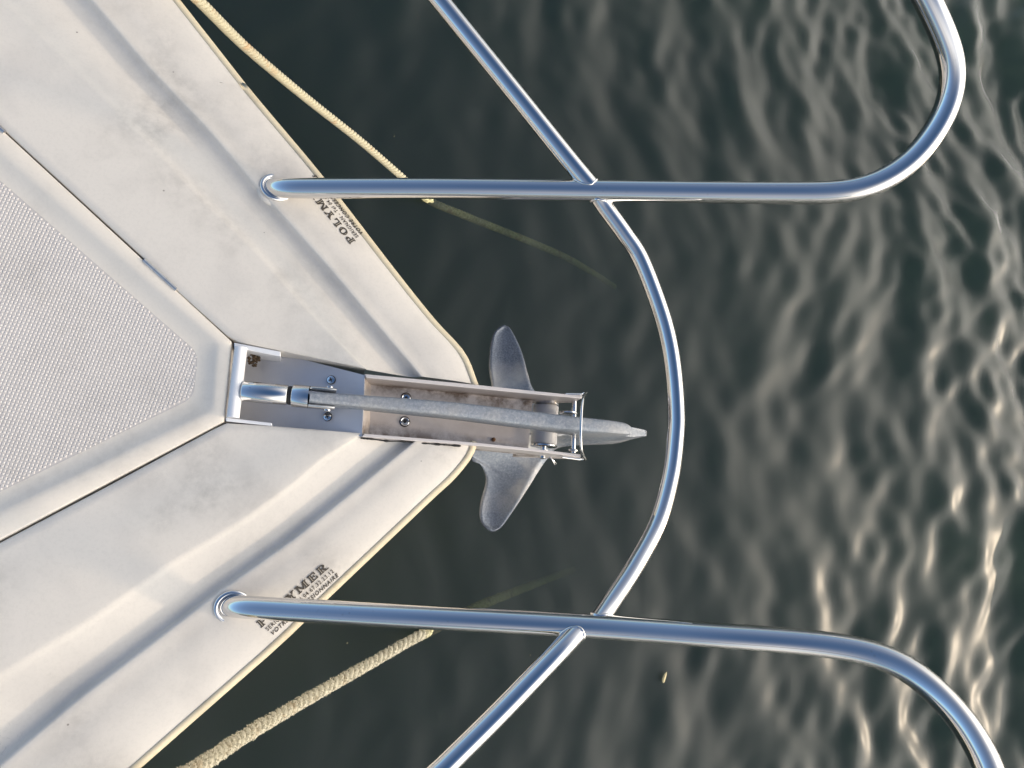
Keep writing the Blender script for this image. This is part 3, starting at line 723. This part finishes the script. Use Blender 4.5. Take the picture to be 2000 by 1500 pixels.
for k in range(90):
    a_, b_ = ue[k], le[k]; z_ = (a_.z+b_.z)/2; e_ = .0022; ln = (b_-a_)
    j = random.uniform(-.00025, .00025)
    rows.append([Vector((a_.x, a_.y, z_-dd_[k])), Vector((a_.x, a_.y, z_-e_)), a_.lerp(b_, .10)+Vector((0, 0, -.0004)), a_.lerp(b_, .3)+Vector((0, 0, .0002+j)), a_.lerp(b_, .7)+Vector((0, 0, .0002-j)), b_.lerp(a_, .10)+Vector((0, 0, -.0004)), Vector((b_.x, b_.y, z_-e_)), Vector((b_.x, b_.y, z_-dd_[k]))])
v, f = loft(rows, True, flip=True); n = len(v)
mk(MB().add(v, f+[tuple(range(8)), tuple(range(n-1, n-9, -1))]), 'shank', M['galv'], anchor, sharp=70)
def fluke_half(F, Rr, flip):
    F = resample(catmull([P(*q) for q in F], 6), 60); Rr = resample(catmull([P(*q) for q in Rr], 6), 60)
    rows = []
    for a_, b_ in zip(F, Rr):
        r = []
        for t_ in [k/12 for k in range(13)]:
            p = a_.lerp(b_, t_); w_ = (b_-a_).length; p.z += -.10*w_*math.sin(math.pi*t_)+.0; r.append(p)
        rows.append(r)
    return loft(rows, flip=flip)
fk = MB()
lowF = [(962, 1036, -.215), (979, 1029, -.214), (1000, 999, -.205), (1036, 945, -.195), (1070, 895, -.185), (1098, 873, -.170), (1196, 867, -.135), (1234, 858, -.115), (1262, 852, -.098)]
lowR = [(962, 1036, -.215), (941, 1017, -.216), (940, 984, -.215), (951, 938, -.212), (944, 916, -.210), (931, 899, -.205), (915, 884, -.200), (935, 848, -.165), (1090, 845, -.130), (1262, 846, -.094)]
upF = [(986, 636, -.215), (997, 642, -.214), (1016, 681, -.205), (1030, 729, -.195), (1046, 766, -.185), (1098, 815, -.170), (1196, 834, -.135), (1234, 838, -.115), (1262, 840, -.098)]
upR = [(986, 636, -.215), (965, 654, -.216), (957, 708, -.213), (962, 754, -.208), (966, 790, -.190), (950, 815, -.175), (935, 848, -.165), (1090, 845, -.130), (1262, 846, -.094)]
v1, f1 = fluke_half(lowF, lowR, False); v2, f2 = fluke_half(upF, upR, True); fk.add(v1, f1).add(v2, f2)
fo = mk(fk, 'fluke', M['zinc'], anchor)
bm2 = bmesh.new(); bm2.from_mesh(fo.data); bmesh.ops.remove_doubles(bm2, verts=bm2.verts, dist=.0004); bmesh.ops.recalc_face_normals(bm2, faces=bm2.faces)
if sum(fc.normal.z*fc.calc_area() for fc in bm2.faces) < 0: bmesh.ops.reverse_faces(bm2, faces=bm2.faces)
bm2.to_mesh(fo.data); bm2.free()
so_ = fo.modifiers.new('thick', 'SOLIDIFY'); so_.thickness = .0055; so_.offset = -1
# nose plate in front of the shank
ns = [(1205, 832, -.030), (1236, 834, -.036), (1261, 839.5, -.042), (1262.5, 851, -.042), (1236, 853.5, -.036), (1205, 851, -.030)]
mk(MB().add(*prism([P(*q) for q in ns][::-1], [-.095, -.098, -.10, -.10, -.098, -.095])), 'nose_plate', M['galv'], anchor, smooth=False, bevel=.0012)
# chrome swivel
def sw(px, py, z): return P(px, py, z)
A_, B_ = sw(474, 764, .002), sw(563, 772, .008)
dr = (B_-A_); L_ = dr.length
swv = mk(MB().add(*lathe(A_, dr, [(0, .0112), (.0012, .0122), (L_*.5, .0124), (L_-.001, .0122), (L_, .0112)], 40)), 'swivel', M['chrome'], anchor, sharp=50)
C_ = B_+dr.normalized()*.0006
mk(MB().add(*lathe(C_, dr, [(0, .0112), (.0040, .0112)], 32)), 'swivel_joint', M['dark'], anchor, sharp=50)
D_ = C_+dr.normalized()*.0041; E_ = sw(604, 776.0, .011); L2 = (E_-D_).length
mk(MB().add(*lathe(D_, dr, [(0, .0128), (.001, .0138), (L2, .0138), (L2+.0002, .004)], 40)), 'fork_body', M['chrome'], anchor, sharp=50)
latv = Vector((-dr.y, dr.x, 0)).normalized()
for s_ in (1, -1):
    pr_ = MB(); c0 = E_+latv*s_*.0104; c1 = sw(655, 780.5, .015)+latv*s_*.0106
    rows = []
    for t_ in (0, .05, .5, .9, 1):
        c_ = c0.lerp(c1, t_); k = 1 if t_ < 1 else .9
        ring_ = []
        for q in range(16):
            a_ = 2*math.pi*q/16; ring_.append(c_+latv*math.cos(a_)*.0032*k+Vector((0, 0, math.sin(a_)*.0095*k)))
        rows.append(ring_)
    v, f = loft(rows, True, flip=(s_ < 2)); pr_.add(v, f+[tuple(range(16)), tuple(range(len(v)-1, len(v)-17, -1))])
    mk(pr_, 'fork_arm', M['chrome'], anchor, sharp=60)
    bt = c1-dr.normalized()*.008+latv*s_*.002; mk(MB().add(*lathe(bt, latv*s_, [(0, .0045), (.0022, .0043), (.003, .003)], 18)), 'fork_bolt', M['bright'], anchor, sharp=50)
sc_ = P(490.5, 754, .0115); sn = Vector((-.1, .55, 1)).normalized()
ss = MB().add(*lathe(sc_, sn, [(0, .0046), (.0016, .0046), (.0019, .0040), (.0019, .0024), (.0004, .0022)], 24)); sso = mk(ss, 'set_screw', M['bright'], anchor, sharp=40)
mk_sub(MB().add(*lathe(sc_, sn, [(.0005, .0022), (.0010, .0022)], 6)), sso)

# lump of dried mud in the corner of the chain locker
lump = MB(); lc = P(497, 702, -.022)
for k in range(60):
    q = Vector((random.gauss(0, .0026), random.gauss(0, .0045), random.gauss(0, .0022))); r_ = random.uniform(.0010, .0024)
    lump.add(*lathe(lc+q, (random.gauss(0, 1), random.gauss(0, 1), random.gauss(0, 1)), [(-r_, r_*.3), (-r_*.5, r_*.9), (r_*.3, r_), (r_*.8, r_*.55), (r_, .0001)], 6))
lo_ = lump.build('mud_lump', M['mud'], smooth=False); tag(lo_, 'small brown crusty lump of mud beside the grey cross bar', 'mud lump')

# ------------------------------------------------------------------ ropes
def rope_mesh(path, r, pitch, fuzz=0.0, sides=9):
    path = resample(path, 1400); L = sum((b_-a_).length for a_, b_ in zip(path, path[1:])); st = L/1399
    mb = MB(); fr_ = frames(path)
    for k in range(3):
        pts = []
        for i, (p, (t_, u, b)) in enumerate(zip(path, fr_)):
            a_ = 2*math.pi*(k/3-i*st/pitch); pts.append(p+(u*math.cos(a_)+b*math.sin(a_))*r*.54)
        rs = [r*.47*(1+random.uniform(-fuzz, fuzz))*(1.0 if p.z > WZ else 1.35+random.uniform(-.1, .1)) for p in pts]
        mb.add(*tube(pts, rs, sides))
    return mb, path, fr_
pu = catmull([P(120, -190, .016), P(210, -120, .016), P(290, -72, .010), P(372, -14, -.020), P(480, 92, -.17), P(600, 193, -.34), P(700, 272, -.47), P(780, 341, -.57), P(836, 390, WZ-.002), P(900, 418, WZ-.05), P(960, 442, WZ-.11), P(1030, 470, WZ-.19), P(1100, 500, WZ-.30), P(1150, 528, WZ-.45), P(1200, 560, WZ-.75)], 10)
mb, _, _ = rope_mesh(pu, .0076, .026)
ru = mb.build('mooring_rope', M['rope']); tag(ru, 'smooth cream twisted rope running from the port bow down into dark water', 'rope', 'mooring ropes')
pl = catmull([P(40, 1700, .018), P(140, 1630, .018), P(262, 1566, .006), P(385, 1499, -.10), P(480, 1437, -.23), P(600, 1366, -.37), P(720, 1298, -.50), P(800, 1252, -.58), P(836, 1234, WZ-.002), P(930, 1186, WZ-.20), P(1020, 1150, WZ-.44), P(1120, 1112, WZ-.9)], 10)
mb, path, fr_ = rope_mesh(pl, .0094, .042, .10)
rl_ = mb.build('mooring_rope', M['fuzzy']); tag(rl_, 'thick crusted beige rope with fuzzy growth running from the starboard bow into dark water', 'rope', 'mooring ropes')
gr = MB()
for k in range(16000):
    i = random.randrange(len(path)); p = path[i]
    if p.z < WZ-.3: continue
    t_, u, b = fr_[i]; a_ = random.uniform(0, 6.283); n_ = u*math.cos(a_)+b*math.sin(a_)
    st = (len(path)); ph = 0.0; rr_ = .0090+.0008*math.cos(3*a_)
    q = p+n_*rr_*random.uniform(.85, 1.08); tg = (t_*random.uniform(-1, 1)+n_.cross(t_)*random.uniform(-1, 1)).normalized(); s_ = random.uniform(.0007, .0019)
    gr.add([q-tg*s_*.8, q+tg*s_*.8, q+n_*s_*random.uniform(.6, 1.9)+t_*random.uniform(-.001, .001), q+n_.cross(tg)*s_], [(0, 1, 2), (1, 3, 2), (3, 0, 2)])
tag(mk(gr, 'growth', M['fuzzy'], rl_, smooth=False), kind='stuff')

# floating bits
fs = catmull([P(1295, 1334, WZ+.004), P(1297, 1324, WZ+.006), P(1302, 1312, WZ+.004)], 5)
tag(MB().add(*tube(fs, [.0003, .0022, .0031, .0033, .0034, .0034, .0033, .003, .0024, .0014, .0003], 8)).build('straw_sliver', M['straw']), 'tiny yellow sliver of straw floating on the water', 'straw')
spk = MB()
for (x, y) in ((816, 33), (1233, 342), (1036, 1280), (678, 1256), (1563, 274), (1717, 1215), (1895, 1219), (770, 266), (1430, 1050), (1500, 660), (1034, 513), (1710, 590), (1760, 1000)):
    c = P(x, y, WZ+.003); spk.add(*lathe(c, (0, 0, 1), [(0, .0009), (.0005, .0007), (.0008, .0002)], 6))
tag(spk.build('floating_specks', M['straw']), kind='stuff')
